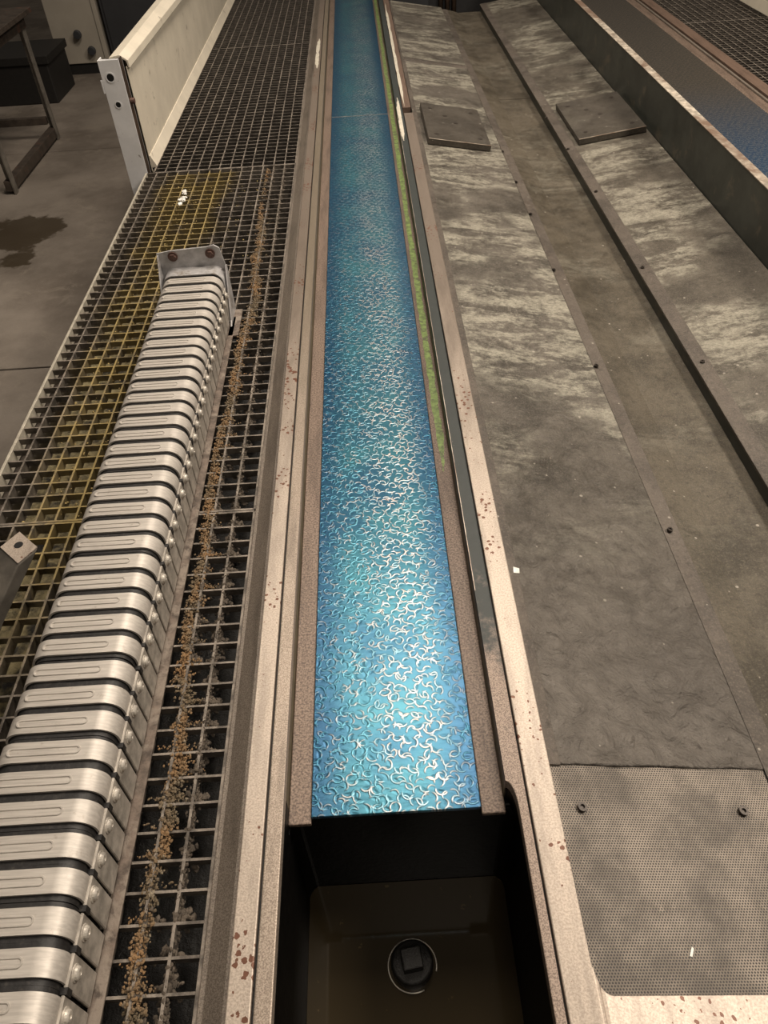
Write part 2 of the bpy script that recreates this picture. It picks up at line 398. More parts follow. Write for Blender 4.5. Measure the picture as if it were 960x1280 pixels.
# ------------------------------------------------------------ machine bed with the blue slideway
ZT = .06
bed = thing('machine_bed', 'long cast machine bed with blue scraped slideway and open oil sump in front', 'machine bed', (0, .6, 0))
def bedp(o):            # parent while keeping world coordinates
    o.parent = bed; o.matrix_parent_inverse = Matrix.Translation((0, -.6, 0)); return o
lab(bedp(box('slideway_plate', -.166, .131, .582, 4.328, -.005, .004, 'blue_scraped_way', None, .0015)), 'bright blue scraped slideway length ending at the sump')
bedp(box('joint_strip', -.166, .131, 4.329, 4.335, -.004, .0035, 'angle_metal', None, 0))
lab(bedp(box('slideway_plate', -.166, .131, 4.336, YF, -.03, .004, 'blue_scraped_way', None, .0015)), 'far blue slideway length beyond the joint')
bedp(box('slideway_shoulder', -.206, -.166, .572, YF, -.010, 0, 'shoulder_metal', None, .002))
bedp(box('slideway_shoulder', .131, .1725, .572, YF, -.010, 0, 'shoulder_metal', None, .002))
bedp(box('side_ledge', -.2325, -.206, -.3, YF, .035, ZT, 'ledge_metal', None, .002))
bedp(box('ledge_web', -.2325, -.2065, .601, YF, -.03, .035, 'olive_step', None, 0))
# right ledge, its inner edge scooped out at the sump
poly = [(.2025, YF), (.172, YF), (.172, .60)]
for i in range(7):
    t = i/6*math.pi/2; poly.append((.172 + .015*math.sin(t), .60 - .05*(1-math.cos(t))))
poly += [(.187, -.3), (.2025, -.3)]
lab(bedp(prism('side_ledge', poly, 'z', .035, ZT, 'ledge_paint', None, .0015)), 'dark grey-green painted ledge worn bare near the sump')
bedp(box('ledge_web', .1725, .2025, .601, YF, -.03, .035, 'olive_step', None, 0))
bedp(box('edge_line', .1722, .1738, 1.02, 4.1, ZT-.001, ZT+.0008, 'worn_edge', None, 0))
bedp(box('bed_flange', -.272, -.2365, -.3, YF, .0, ZT, 'flange_metal', None, .002))
bedp(box('flange_gap', -.2365, -.2325, -.3, YF, .0, ZT-.014, 'hole_black', None, 0))
lab(bedp(prism('outer_angle', [(-.327,-.05),(-.272,-.05),(-.272,.022),(-.285,.022),(-.318,.004),(-.327,.004)], 'y', -.3, YF, 'angle_metal', None, .002)), 'grey-brown angle strip beside the grating')
bedp(box('flange_gap', .2025, .206, -.3, YF, .0, ZT-.016, 'hole_black', None, 0))
bedp(box('bed_flange', .206, .252, -.3, 4.14, -.05, ZT, 'flange_metal', None, .002))
bedp(box('bed_flange', .206, .248, 4.25, YF, -.05, ZT-.006, 'rust_strip', None, .002))
def ragged(name, xa, xb, y0, y1, z, mat, rag, label, n=60, hole=0.0):
    """a thin flake of paint or worn metal with torn edges"""
    bm = bmesh.new(); prev = None
    for i in range(n+1):
        t = i/n; y = y0 + (y1-y0)*t; tp = min(1, t*6, (1-t)*6)
        w_ = max(.06, tp*(1 + mnoise.noise((y*9, xa*50, 2))*.8)); m_ = xa + (xb-xa)*(.5 + mnoise.noise((y*5, xa*9, 7))*.25)
        a = max(xa, m_ - (xb-xa)*.5*w_ + random.uniform(-rag, rag)); b = min(xb, m_ + (xb-xa)*.5*w_ + random.uniform(-rag, rag))
        if b < a + .001: b = a + .001
        cur = (bm.verts.new((a, y, z)), bm.verts.new((b, y, z)), bm.verts.new((b, y, z-.002)), bm.verts.new((a, y, z-.002)))
        if prev:
            for q in range(4): bm.faces.new((prev[q], prev[(q+1) % 4], cur[(q+1) % 4], cur[q]))
        prev = cur
    return lab(bedp(finish(name, bm, mat)), label)
ragged('worn_strip', .2065, .224, 4.26, 6.7, ZT-.0052, 'white_worn', .001, 'whitish worn metal at the far joint')
ragged('worn_strip', .174, .192, 3.74, 4.40, ZT+.0006, 'white_worn', .002, 'whitish chipped paint on the ledge', 40)
ragged('worn_strip', -.268, -.246, 5.05, 5.75, ZT+.0006, 'white_worn', .003, 'white chipped paint on the left flange', 30)
# lime green streak along the right shoulder
bm = bmesh.new(); prev = None; n = 150
for i in range(n+1):
    y = 1.47 + (7.6-1.47)*(i/n)**1.3
    tp = min(1, (i+.5)/9)
    a = .1505 - .006*tp + random.uniform(-.002, .002); b = .1515 + .0125*tp + random.uniform(-.0035, .002)
    cur = (bm.verts.new((a, y, .0008)), bm.verts.new((b, y, .0008)), bm.verts.new((b, y, -.001)), bm.verts.new((a, y, -.001)))
    if prev:
        for q in range(4): bm.faces.new((prev[q], prev[(q+1) % 4], cur[(q+1) % 4], cur[q]))
    prev = cur
lab(bedp(finish('paint_streak', bm, 'green_paint')), 'lime green paint streak along the shoulder')
# sump
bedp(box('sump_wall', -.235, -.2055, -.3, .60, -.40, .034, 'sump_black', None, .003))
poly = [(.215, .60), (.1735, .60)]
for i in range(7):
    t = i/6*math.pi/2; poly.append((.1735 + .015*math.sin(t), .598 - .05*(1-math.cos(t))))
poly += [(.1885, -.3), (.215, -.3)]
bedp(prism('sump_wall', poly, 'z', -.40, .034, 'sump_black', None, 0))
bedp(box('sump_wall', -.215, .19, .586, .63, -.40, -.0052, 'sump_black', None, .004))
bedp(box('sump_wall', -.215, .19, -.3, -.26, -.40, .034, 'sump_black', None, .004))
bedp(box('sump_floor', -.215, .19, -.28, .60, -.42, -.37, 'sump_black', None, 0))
for sx, x0 in ((1, -.2055), (-1, .1885)):      # fillets where the walls run into the end wall
    pl = [(x0, .588)] + [(x0 + sx*.03*(1-math.sin(t)), .588 - .03*(1-math.cos(t))) for t in [i/6*math.pi/2 for i in range(7)]]
    bedp(prism('sump_fillet', pl, 'z', -.40, -.011, 'sump_black', None, 0))
oil = box('sump_oil', -.205, .188, -.255, .585, -.369, -.325, 'sump_oil', None, 0)
tag(oil, 'still dark brown oil lying in the bottom of the sump', 'oil')
c = P(515, 1200, -.29)
pl = thing('drain_plug', 'black iron drain plug with square head rising from the sump oil', 'plug', (c.x, c.y, -.325))
bm = bmesh.new(); add_cyl(bm, (0,0,-.04), (0,0,1), .040, .066, 28)
finish('plug_body', bm, 'plug_iron', pl, .006, True)
bm = bmesh.new(); add_box(bm, -.019, .019, -.019, .019, .022, .050)
o = finish('square_head', bm, 'plug_iron', pl, .003); o.rotation_euler = (0, 0, .15)
bm = bmesh.new(); n_ = 40; prof = ((.0470,-.002),(.0470,.001),(.0452,.002),(.0445,-.002))
R_ = [[bm.verts.new((r*math.cos(t), r*math.sin(t), z)) for r, z in prof] for t in [math.radians(-15 + 310*i/n_) for i in range(n_+1)]]
for a, b in zip(R_, R_[1:]):
    for q in range(4): bm.faces.new((a[q], a[(q+1) % 4], b[(q+1) % 4], b[q]))
bm.faces.new(R_[0]); bm.faces.new(R_[-1][::-1])
finish('bright_rim', bm, 'bright_rim', pl, 0, True)  # pale broken arc modelled for the highlight on the oil meniscus

# ------------------------------------------------------------ chip trough between the two beds
SL, ZL, X0 = .176, .045, .252
def zl(x): return ZL - (x-X0)*SL
XS = .650; ZC = -.062; XC = .945; SR = .13; ZR = -.018
def zr(x): return ZR + (x-XC)*SR
XW = 1.335; YT = 6.85
tr = thing('chip_trough', 'wide shallow chip trough of oily sheet metal between the two machine beds', 'trough', (.8, .6, 0))
def trp(o): o.parent = tr; o.matrix_parent_inverse = Matrix.Translation((-.8, -.6, 0)); return o
def slope_sheet(name, xa, xb, zf, y0, y1, mat, th=.006, dz=0.0, bevel=.0015):
    return trp(prism(name, [(xa, zf(xa)+dz-th), (xb, zf(xb)+dz-th), (xb, zf(xb)+dz), (xa, zf(xa)+dz)], 'y', y0, y1, mat, None, bevel))
# near sheet with lightly uneven ragged end
# near length: rubbery and wrinkled towards the front, flat further away
nn = 150; yrow = [.634 + .0035*q for q in range(330)]; yrow += [yrow[-1] + .06*q for q in range(1, 56)]; yrow = [q for q in yrow if q < 5.18] + [5.19]
vv, ff = [], []
for q, yy in enumerate(yrow):
    for i in range(nn+1):
        x = .272 + (XS-.272)*i/nn; y = yy + ((.0010*math.sin(i*.11) + .0012*mnoise.noise((i*.3, 0, 0))) if q == 0 else 0)
        am = max(.06, 1 - max(0, yy-.95)/.75); am *= .55 + .9*max(0, mnoise.noise((x*5+3, yy*5, 1))+.25)
        e_ = min(1, i/4, (nn-i)/4)
        d = mnoise.fractal((x*34, yy*34, .3), .8, 2.1, 5)*.0022 + abs(mnoise.noise((x*19+mnoise.noise((x*30, yy*30, 5))*.8, yy*23, 2.7)))*.0048 + mnoise.noise((x*120, yy*120, 4))*.0004
        vv.append((x, y, zl(x) + (d-.0012)*am*e_))
W_ = nn+1
for q in range(len(yrow)-1):
    for i in range(nn): a = q*W_+i; ff.append((a, a+1, a+1+W_, a+W_))
base_ = len(vv)
for i in range(nn+1): x = vv[i][0]; vv.append((x, vv[i][1], zl(x)-.006))
for i in range(nn): ff.append((i+1, i, base_+i, base_+i+1))
me = bpy.data.meshes.new('cover_sheet'); me.from_pydata(vv, [], ff); me.update()
lab(trp(link_mesh('cover_sheet', me, 'cover_sheet', None, True)), 'grey cover sheet with pale dried coolant, near length')
lab(slope_sheet('cover_sheet', .262, XS, zl, 5.195, YT, 'cover_sheet', .006, .003), 'cover sheet, far length behind the ridge')
slope_sheet('edge_strip', .252, .275, zl, .632, YT, 'edge_steel', .006, .001)
bm = bmesh.new(); prev = None        # folded ridge where the two lengths meet
for i in range(13):
    x = .27 + (XS-.275)*i/12
    cur = [bm.verts.new((x, 5.17+yy, zl(x)+zz)) for yy, zz in ((0,0),(.02,.007),(.05,.008),(.07,0))]
    if prev:
        for q in range(3): bm.faces.new((prev[q], prev[q+1], cur[q+1], cur[q]))
    prev = cur
trp(finish('sheet_ridge', bm, 'edge_steel'))
lab(slope_sheet('perforated_sheet', .2525, XS, zl, .270, .640, 'perforated_sheet', .006, -.004), 'finely perforated sheet with two socket screws')
# light frame turning the corner in front of the perforated sheet
poly = [(.2515, -.2), (.2515, .33)]
for i in range(7):
    t = i/6*math.pi/2; poly.append((.2515 + .022*(1-math.cos(t*1.0)) + .0, .33 - .045*math.sin(t)))
poly = [(.2515, -.2), (.2515, .315)] + [(.2545 + .022*(1-math.cos(i/6*math.pi/2)), .315 - .035*math.sin(i/6*math.pi/2)) for i in range(7)] + [(.70, .278), (.70, -.2)]
bm = bmesh.new(); add_prism(bm, poly, 'z', 0, .008)
for v in bm.verts: v.co.z += zl(v.co.x) - .001 + (.004 if v.co.x < .26 else 0)
trp(finish('trough_frame', bm, 'flange_metal', None, .001))
# fold strip, channel floor, step
trp(prism('fold_strip', [(XS+.0045, zl(XS)-.016), (.695, zl(.695)-.012), (.695, zl(.695)-.005), (XS+.0045, zl(XS)-.007)], 'y', .25, YT, 'edge_steel', None, .001))
trp(prism('channel_side', [(.695, zl(.695)-.010), (.775, ZC-.006), (.775, ZC+.001), (.695, zl(.695)-.006)], 'y', .25, YT, 'channel_sheet', None, 0))
lab(trp(box('channel_floor', .715, XC+.02, .25, 4.66, ZC-.008, ZC, 'channel_sheet', None, .001)), 'brown channel floor, near length')
lab(trp(box('channel_floor', .715, XC+.02, 4.663, YT-.02, ZC-.008, ZC+.002, 'channel_sheet', None, .001)), 'brown channel floor, far length')
trp(box('step_side', XC+.004, XC+.012, .25, YT, ZC-.008, zr(XC+.006)-.005, 'dark_paint', None, 0))
lab(slope_sheet('cover_sheet', XC, XW-.003, zr, .25, YT, 'cover_sheet_right', .007), 'right cover sheet rising to the guard wall')
slope_sheet('edge_strip', XC-.001, XC+.045, zr, .25, YT, 'edge_steel', .004, .0025)
trp(box('seam_gap', XS-.006, XS+.008, .25, YT, zl(XS)-.03, zl(XS)-.012, 'hole_black', None, 0))
# socket screws
def screw(parent, p, tilt, r, mat='bolt_dark'):
    q = Vector((tilt, 0, 1)).normalized()
    bm = bmesh.new(); add_ring(bm, p, q, r, r*.5, r*.8, 14); add_cyl(bm, p, q, r*.55, r*.35, 14)
    return finish('socket_screw', bm, mat, None, 0)
for px, py in ((727,1010), (928,1015)):
    z = -.01
    for _ in range(4): p = P(px, py, z); z = zl(p.x)-.004
    trp(screw(tr, p, SL, .0082))
for px, py in ((837,663),(745,458),(692,338),(663,268),(645,228),(628,190)):
    z = -.03
    for _ in range(4): p = P(px, py, z); z = zl(p.x)-.003
    trp(screw(tr, p, SL, .0068))
for px, py in ((878,453),(803,335),(745,240),(710,187),(683,148)):
    z = -.01
    for _ in range(4): p = P(px, py, z); z = zr(p.x)+.002
    trp(screw(tr, p, -SR, .007))
# plates bolted on the sheets
def cover_plate(label, xa, xb, ya, yb, zf, tilt):
    xm = (xa+xb)/2
    t = thing('cover_plate', label, 'plate', (xm, (ya+yb)/2, zf(xm)+.003), 'thick steel plates lying on the trough sheets')
    W, D = (xb-xa)/2, (yb-ya)/2
    o = box('plate', -W, W, -D, D, 0, .026, 'plate_steel', t, .002)
    a = math.atan(tilt); o.rotation_euler = (0, a, 0)
    lp = box('worn_lip', -W+.002, W-.002, -D-.0006, -D+.004, .0245, .0268, 'worn_edge', t, .0005); lp.rotation_euler = (0, a, 0)
    for sx, sy in ((-.7,.72),(.7,.72),(-.7,-.72),(.7,-.72),(.05,.0),(-.25,.35)):
        bm = bmesh.new(); add_cyl(bm, (sx*W, sy*D, .0255), (0,0,1), .011, .0016, 12)
        h = finish('screw_hole', bm, 'bolt_dark', t); h.rotation_euler = (0, a, 0)
cover_plate('thick oily steel plate on the sheet beside the blue slideway', .292, .592, 3.735, 4.27, zl, SL)
cover_plate('thick oily steel plate on the sheet below the dark guard wall', 1.005, 1.318, 3.73, 4.27, zr, -SR)

# ------------------------------------------------------------ second machine bed behind the trough
b2 = thing('machine_bed', 'second machine bed with dark guard wall and bluish grey scraped slideway', 'machine bed', (1.7, .6, 0))
def b2p(o): o.parent = b2; o.matrix_parent_inverse = Matrix.Translation((-1.7, -.6, 0)); return o
ZG = .24
lab(b2p(box('guard_wall', XW, XW+.03, .25, YF, -.3, ZG-.004, 'dark_paint', None, .001)), 'dark grey painted guard wall')
lab(b2p(box('guard_rim', XW-.002, XW+.034, .25, YF, ZG-.004, ZG, 'worn_edge', None, .001)), 'worn light metal rim')
b2p(box('slideway_shoulder', 1.50, 1.66, .25, YF, -.05, 0, 'shoulder_metal', None, .001))
b2p(box('slideway_plate', 1.62, 1.985, .25, YF, -.03, .004, 'grey_scraped_way', None, .001))
b2p(box('slideway_shoulder', 1.987, 2.052, .25, YF, -.05, .003, 'shoulder_metal', None, .002))
b2p(box('bed_ridge', 2.046, 2.060, .25, YF, -.05, .012, 'angle_metal', None, .002))
b2p(box('flange_gap', 2.060, 2.080, .25, YF, -.05, -.02, 'hole_black', None, 0))
b2p(box('bed_flange', 2.080, 2.150, .25, YF, -.05, .012, 'rust_strip', None, .002))

# dark machine head block seen beyond the trough's far end
mh = thing('machine_column', 'dark machine column behind the far end of the chip trough', 'machine', (.8, 8.2, -.6))
box('column_body', -.62, .62, -.1, .5, 0, 2.2, 'void_dark', mh, .01)
for x in (-.06, .0, .06):
    bm = bmesh.new(); add_cyl(bm, (x+.02, -.13, .25), (0,0,1), .022, .6, 12); finish('hose', bm, 'brown_machine', mh, 0, True)
box('mount_plate', -.6, -.15, -.12, -.1, .3, 1.0, 'cabinet_dark', mh, .003)

# ------------------------------------------------------------ gratings
PIT = .0498
def grating(label, x0, x1, y0, y1, mat, edge, depth=.030, group='walkway grating panels', pitx=PIT, pity=PIT, edge_left=None):
    t = thing('floor_grating', label, 'grating', ((x0+x1)/2, (y0+y1)/2, -depth), group)
    W, D = x1-x0, y1-y0
    bmx = bmesh.new(); add_box(bmx, -.0026, .0026, -D/2, D/2, 0, depth); 
    me_l = bpy.data.meshes.new('bearing_bar'); bmesh.ops.recalc_face_normals(bmx, faces=bmx.faces); bmx.to_mesh(me_l); bmx.free(); me_l.materials.append(M[mat])
    bmx = bmesh.new(); add_box(bmx, -W/2, W/2, -.0023, .0023, depth*.35, depth-.0006)
    me_c = bpy.data.meshes.new('cross_bar'); bmesh.ops.recalc_face_normals(bmx, faces=bmx.faces); bmx.to_mesh(me_c); bmx.free(); me_c.materials.append(M[mat])
    nx = round(W/pitx); ny = round(D/pity)
    for i in range(1, nx):
        o = bpy.data.objects.new('bearing_bar', me_l); COL.objects.link(o); o.parent = t; o.location = (-W/2 + W*i/nx, 0, 0)
    for j in range(1, ny):
        o = bpy.data.objects.new('cross_bar', me_c); COL.objects.link(o); o.parent = t; o.location = (0, -D/2 + D*j/ny, 0)
    for sy in (-1, 1):
        box('end_bar', -W/2, W/2, sy*D/2-.003, sy*D/2+.003, 0, depth+.001, mat, t, .0005)
    box('side_bar', -W/2-.004, -W/2+.004, -D/2, D/2, -.01, depth+.003, edge_left or edge, t, .001)
    box('side_bar', W/2-.003, W/2+.003, -D/2, D/2, 0, depth+.001, edge, t, .0005)
    return t
GX0, GX1 = -1.03, -.330
grating('nearest steel floor grating under the near end of the cable chain', GX0, GX1, -.12, 1.366, 'grating_stained', 'grating_steel', edge_left='grating_edge')
grating('yellow-stained steel floor grating under the far end of the cable chain', GX0, GX1, 1.374, 3.702, 'grating_stained', 'grating_steel', edge_left='grating_edge')
grating('clean dark steel floor grating beside the white splash panel', GX0+.035, GX1, 3.710, 5.926, 'grating_steel', 'grating_steel')
grating('farthest steel floor grating beside the blue slideway', GX0+.035, GX1, 5.934, YF, 'grating_steel', 'grating_steel')
grating('dark steel floor grating in the top right corner beyond the second bed', 2.153, 2.74, 2.6, 5.80, 'grating_steel', 'grating_steel')
grating('far steel floor grating beyond the second bed, past the joint', 2.153, 2.74, 5.81, YF, 'grating_steel', 'grating_steel')
dt = box('drip_tray', GX0+.034, GX1, -.2, YF, -.26, -.12, 'drip_tray', None, 0); tag(dt, 'sludge covered drip tray seen through the gratings', 'tray')
dt = box('drip_tray', 2.153, 2.74, 1.0, YF, -.36, -.26, 'drip_tray', None, 0); tag(dt, 'dark drip tray under the gratings beyond the second bed', 'tray')
sb = box('walkway_beam', GX0-.006, GX0+.03, -.2, 3.70, -.60, -.045, 'table_steel', None, .003); tag(sb, 'dark steel beam carrying the left edge of the grating walkway', 'beam')

# swarf residue hanging on the grating: nobody could count it
_b = bmesh.new(); bmesh.ops.create_icosphere(_b, subdivisions=1, radius=1)
_b.verts.index_update(); ICO_V = [tuple(v.co) for v in _b.verts]; ICO_F = [tuple(v.index for v in f.verts) for f in _b.faces]; _b.free()
def lumps(name, spots, mat):
    vv, ff = [], []
    for (x, y, z, r) in spots:
        a, b_, c_ = r*random.uniform(.7, 1.3), r*random.uniform(.8, 1.5), r*random.uniform(.5, 1.0); o = len(vv)
        for u, v, w_ in ICO_V:
            j = random.uniform(.7, 1.3); vv.append((x+u*a*j, y+v*b_*j, z+w_*c_*j))
        ff += [tuple(q+o for q in f) for f in ICO_F]
    me = bpy.data.meshes.new(name); me.from_pydata(vv, [], ff); me.update()
    return link_mesh(name, me, mat)
spots = []
y = .12
while y < 3.68:
    cx_ = -.437 + .014*math.sin(y*3.1) + .008*math.sin(y*11) + .004*math.sin(y*47)
    if y > 2.5: cx_ -= .022*(y-2.5)
    wd = .007 + .005*(.5+.5*math.sin(y*23+2*math.sin(y*7)))
    for _ in range(18):
        spots.append((cx_ + random.gauss(0, wd*.8), y + random.uniform(-.006,.006), random.uniform(-.014, .003), random.uniform(.0011, .0034)))
    if random.random() < .22:
        L = random.uniform(.01, .055); sg = 1 if random.random() < .7 else -1; yy = round(y/PIT)*PIT - .012
        for q in range(14): spots.append((cx_ + sg*L*q/13, yy + random.uniform(-.005,.005), random.uniform(-.012,.001), random.uniform(.0009, .0026)))
    y += .0052
spots = [p for p in spots if p[0] > -.462]
tag(lumps('swarf_residue', spots, 'swarf_residue'), 'crusty brown swarf residue in a ragged line along the right of the cable chain', 'residue', kind='stuff')
spots = []
for _ in range(1500):          # grime webs clogging the cells next to the bed
    y = random.uniform(.1, 3.65); i = random.choice((1, 1, 2)); x = GX1 - PIT*i
    if random.random() < .5:      # a web across a cell corner
        y = round(y/PIT)*PIT - .012; a = random.uniform(0, 6.28)
        for q in range(12):
            t = q/11; spots.append((x + .022*t*math.cos(a), y + .022*t*math.sin(a), -.006 - .02*t + random.gauss(0,.003), random.uniform(.002, .0052)))
    else:
        L = random.uniform(.02, .09)
        for q in range(14): spots.append((x + random.gauss(0,.003), y + L*q/13, random.uniform(-.022, .000), random.uniform(.0012, .0036)))
spots = [p for p in spots if -.458 < p[0] < GX1-.006]
simple('grime', (.085,.068,.052), .9, 0, .5, 40, .6, dirt=(.15,.12,.09), dscale=50)
tag(lumps('grime_clumps', spots, 'grime'), 'brown grime clogging the grating cells next to the bed', 'residue', kind='stuff')
spots = []
for _ in range(1500):
    y = 1.4 + 2.25*random.random()**.8; x = random.gauss(-.80, .05) if random.random() < .65 else random.gauss(-.56, .07)
    if random.random() < .5: x = GX0 + round((x-GX0)/.05)*.05 + random.gauss(0, .002)
    else: y = round(y/PIT)*PIT + random.gauss(0, .003)
    if (-.70 < x < -.465 and y < 2.45) or not -1.0 < x < -.35: continue
    spots.append((x, y, random.uniform(-.026, -.002), random.uniform(.0012, .0034)))
simple('yellow_deposit', (.34,.255,.10), .8, 0, .35, 30, .5, dirt=(.16,.10,.03), dscale=16)
tag(lumps('yellow_deposit', spots, 'yellow_deposit'), 'ochre yellow deposit caked on the grating beside the cable chain', 'residue', kind='stuff')
c = P(231, 247, .004)
cr_ = lumps('white_crust', [(c.x + random.gauss(0,.014), c.y + random.gauss(0,.05), .002, random.uniform(.005,.011)) for _ in range(14)], 'white_flake')
tag(cr_, 'small white crust on the yellow-stained grating', 'residue', kind='stuff')

# ------------------------------------------------------------ cable chain
CX0, CX1, CH = -.683, -.487, .160
cw = (CX1-CX0)/2; cxm = (CX0+CX1)/2
ch = thing('cable_chain', 'long silver steel cable chain with black gaps lying on the grating', 'cable chain', (cxm, 1.2, 0))
LP = .0528; CV = .0365
def profile(w, h, r, z0, n=7):
    pts = [(-w, z0)]
    pts += [(-w + r*(1-math.cos(t)), h - r + r*math.sin(t)) for t in [i/n*math.pi/2 for i in range(n+1)]]
    pts += [(w - r + r*math.sin(t), h - r + r*math.cos(t)) for t in [i/n*math.pi/2 for i in range(n+1)]]
    pts += [(w, z0)]
    return pts
def arch(w, h, r, z0, y0, y1, th, name, mat, bev=0.0008):
    out = profile(w, h, r, z0); inn = profile(w-th, h-th, r-th, z0)
    bm = bmesh.new()
    V = [[bm.verts.new((x, y, z)) for x, z in pts] for pts, y in ((out, y0), (out, y1), (inn, y1), (inn, y0))]
    n = len(out)
    for a in range(4):
        A, B = V[a], V[(a+1) % 4]
        for i in range(n-1): bm.faces.new((A[i], A[i+1], B[i+1], B[i]))
    for i in (0, n-1): bm.faces.new((V[0][i], V[1][i], V[2][i], V[3][i]))
    bmesh.ops.recalc_face_normals(bm, faces=bm.faces)
    me = bpy.data.meshes.new(name); bm.to_mesh(me); bm.free(); me.materials.append(M[mat])
    for p in me.polygons: p.use_smooth = True
    me.set_sharp_from_angle(angle=.6)
    return me
me_cover = arch(cw, CH, .036, .105, -CV/2, CV/2, .004, 'link', 'chain_steel')
# slot: a raised stadium bead on the cover, and the lower side plate with its bolt
bm = bmesh.new()
def bead(bm, cx, L, rw, z, rt=.0014):
    path = [(cx - L/2 + rw*math.cos(t), rw*math.sin(t)) for t in [math.pi/2 + i/8*math.pi for i in range(9)]]
    path += [(cx + L/2 + rw*math.cos(t), rw*math.sin(t)) for t in [-math.pi/2 + i/8*math.pi for i in range(9)]]
    n = len(path); R = []
    for i in range(n):
        a = Vector(path[i-1]); b = Vector(path[(i+1) % n]); d = (b-a).normalized(); nr = Vector((d.y, -d.x))
        R.append([bm.verts.new((path[i][0]+nr.x*u, path[i][1]+nr.y*u, z+v)) for u, v in ((-rt*1.3,-.001),(-rt*.5,rt*.8),(rt*.5,rt*.8),(rt*1.3,-.001))])
    for i in range(n):
        for q in range(3): bm.faces.new((R[i][q], R[i][q+1], R[(i+1) % n][q+1], R[(i+1) % n][q]))
bead(bm, -.012, .108, .0062, CH, .0021)
bmesh.ops.recalc_face_normals(bm, faces=bm.faces)
me_bead = bpy.data.meshes.new('slot_bead'); bm.to_mesh(me_bead); bm.free(); me_bead.materials.append(M['chain_steel'])
bm = bmesh.new()
add_box(bm, cw-.003, cw+.003, -.024, .022, .014, .116)
bmesh.ops.recalc_face_normals(bm, faces=bm.faces)
es = [e for e in bm.edges]; bmesh.ops.bevel(bm, geom=es, offset=.0015, segments=1, affect='EDGES')
me_side = bpy.data.meshes.new('side_plate'); bm.to_mesh(me_side); bm.free(); me_side.materials.append(M['chain_side'])
bm = bmesh.new(); BR = [(.0125,0),(.0125,.0022),(.0098,.0026),(.0094,.0062),(.0070,.0080),(.0034,.0082),(.0030,.0062)]
rows = [[bm.verts.new((cw+.0025+h, r*math.cos(2*math.pi*i/16), .098 + r*math.sin(2*math.pi*i/16))) for i in range(16)] for r, h in BR]
for a, b in zip(rows, rows[1:]):
    for i in range(16): bm.faces.new((a[i], a[(i+1) % 16], b[(i+1) % 16], b[i]))
bm.faces.new(rows[-1]); bm.faces.new(rows[0][::-1])
bmesh.ops.recalc_face_normals(bm, faces=bm.faces)
me_bolt = bpy.data.meshes.new('bolt'); bm.to_mesh(me_bolt); bm.free(); me_bolt.materials.append(M['bolt_steel'])
me_seal = arch(cw-.006, CH-.005, .032, .03, -LP/2, LP/2, .004, 'rubber_seal', 'chain_rubber')
bm = bmesh.new(); add_box(bm, cw-.006, cw+.0045, -.0045, .0045, .098, .116)
bmesh.ops.recalc_face_normals(bm, faces=bm.faces)
me_clip = bpy.data.meshes.new('hinge_clip'); bm.to_mesh(me_clip); bm.free(); me_clip.materials.append(M['chain_rubber'])
YEND = 2.315
nl = 43
for i in range(nl):
    y = YEND - LP*(i+.5) - 1.2
    lk = bpy.data.objects.new('link', me_cover); COL.objects.link(lk); lk.parent = ch; lk.location = (0, y, 0)
    lk.rotation_euler = (random.uniform(-.012,.012), random.uniform(-.005,.005), random.uniform(-.004,.004))
    for nm, me, yy in (('slot_bead', me_bead, 0), ('side_plate', me_side, 0), ('bolt', me_bolt, 0), ('rubber_seal', me_seal, 0), ('hinge_clip', me_clip, -.026)):
        o = bpy.data.objects.new(nm, me); COL.objects.link(o); o.parent = lk; o.location = (0, yy, 0)
# angle strips guiding the chain
o = box('guide_strip', cw-.004, cw+.019, -1.3, YEND-1.20, .001, .006, 'rusty_angle', ch, .001); lab(o, 'rusty flat guide strip along the chain foot')
o = box('guide_strip', -cw-.016, -cw+.004, -1.3, YEND-1.20, .001, .012, 'rusty_angle', ch, .001)
# end bracket
yb = .03
bm = bmesh.new()
pp = [(-cw-.010, .11), (-cw-.014, .215), (-cw+.03, .222), (cw-.045, .228), (cw-.02, .233), (cw-.004, .222), (cw+.006, .165), (cw+.010, .09), (cw+.010, .0), (-cw, 0)]
add_prism(bm, pp, 'y', yb, yb+.006)
br = lab(finish('end_bracket', bm, 'bracket_steel', ch, .0015), 'grey bent steel end bracket with two screws'); br.location = (0, YEND+.03-1.2, 0)
prism('side_gusset', [(-.10, .0), (yb, .0), (yb, .165), (yb-.015, .170), (-.075, .02)], 'x', cw+.006, cw+.011, 'bracket_steel', br, .001)
prism('side_gusset', [(-.05, .10), (yb, .10), (yb, .21), (yb-.008, .21)], 'x', -cw-.012, -cw-.008, 'bracket_steel', br, .001)
box('foot_plate', cw+.002, cw+.036, -.15, .02, .0, .006, 'rusty_angle', br, .001)
arch_me = arch(cw+.001, CH+.004, .036, .03, -.028, yb, .004, 'end_cover', 'bracket_steel')
link_mesh('end_cover', arch_me, None, br)
for x, z in ((-cw+.038, .203), (cw-.036, .206)):
    bm = bmesh.new(); add_ring(bm, (x, yb, z), (0,-1,0), .016, .010, .004, 18); add_cyl(bm, (x, yb, z), (0,-1,0), .0105, .012, 6)
    finish('hex_screw', bm, 'bolt_rusty', br)

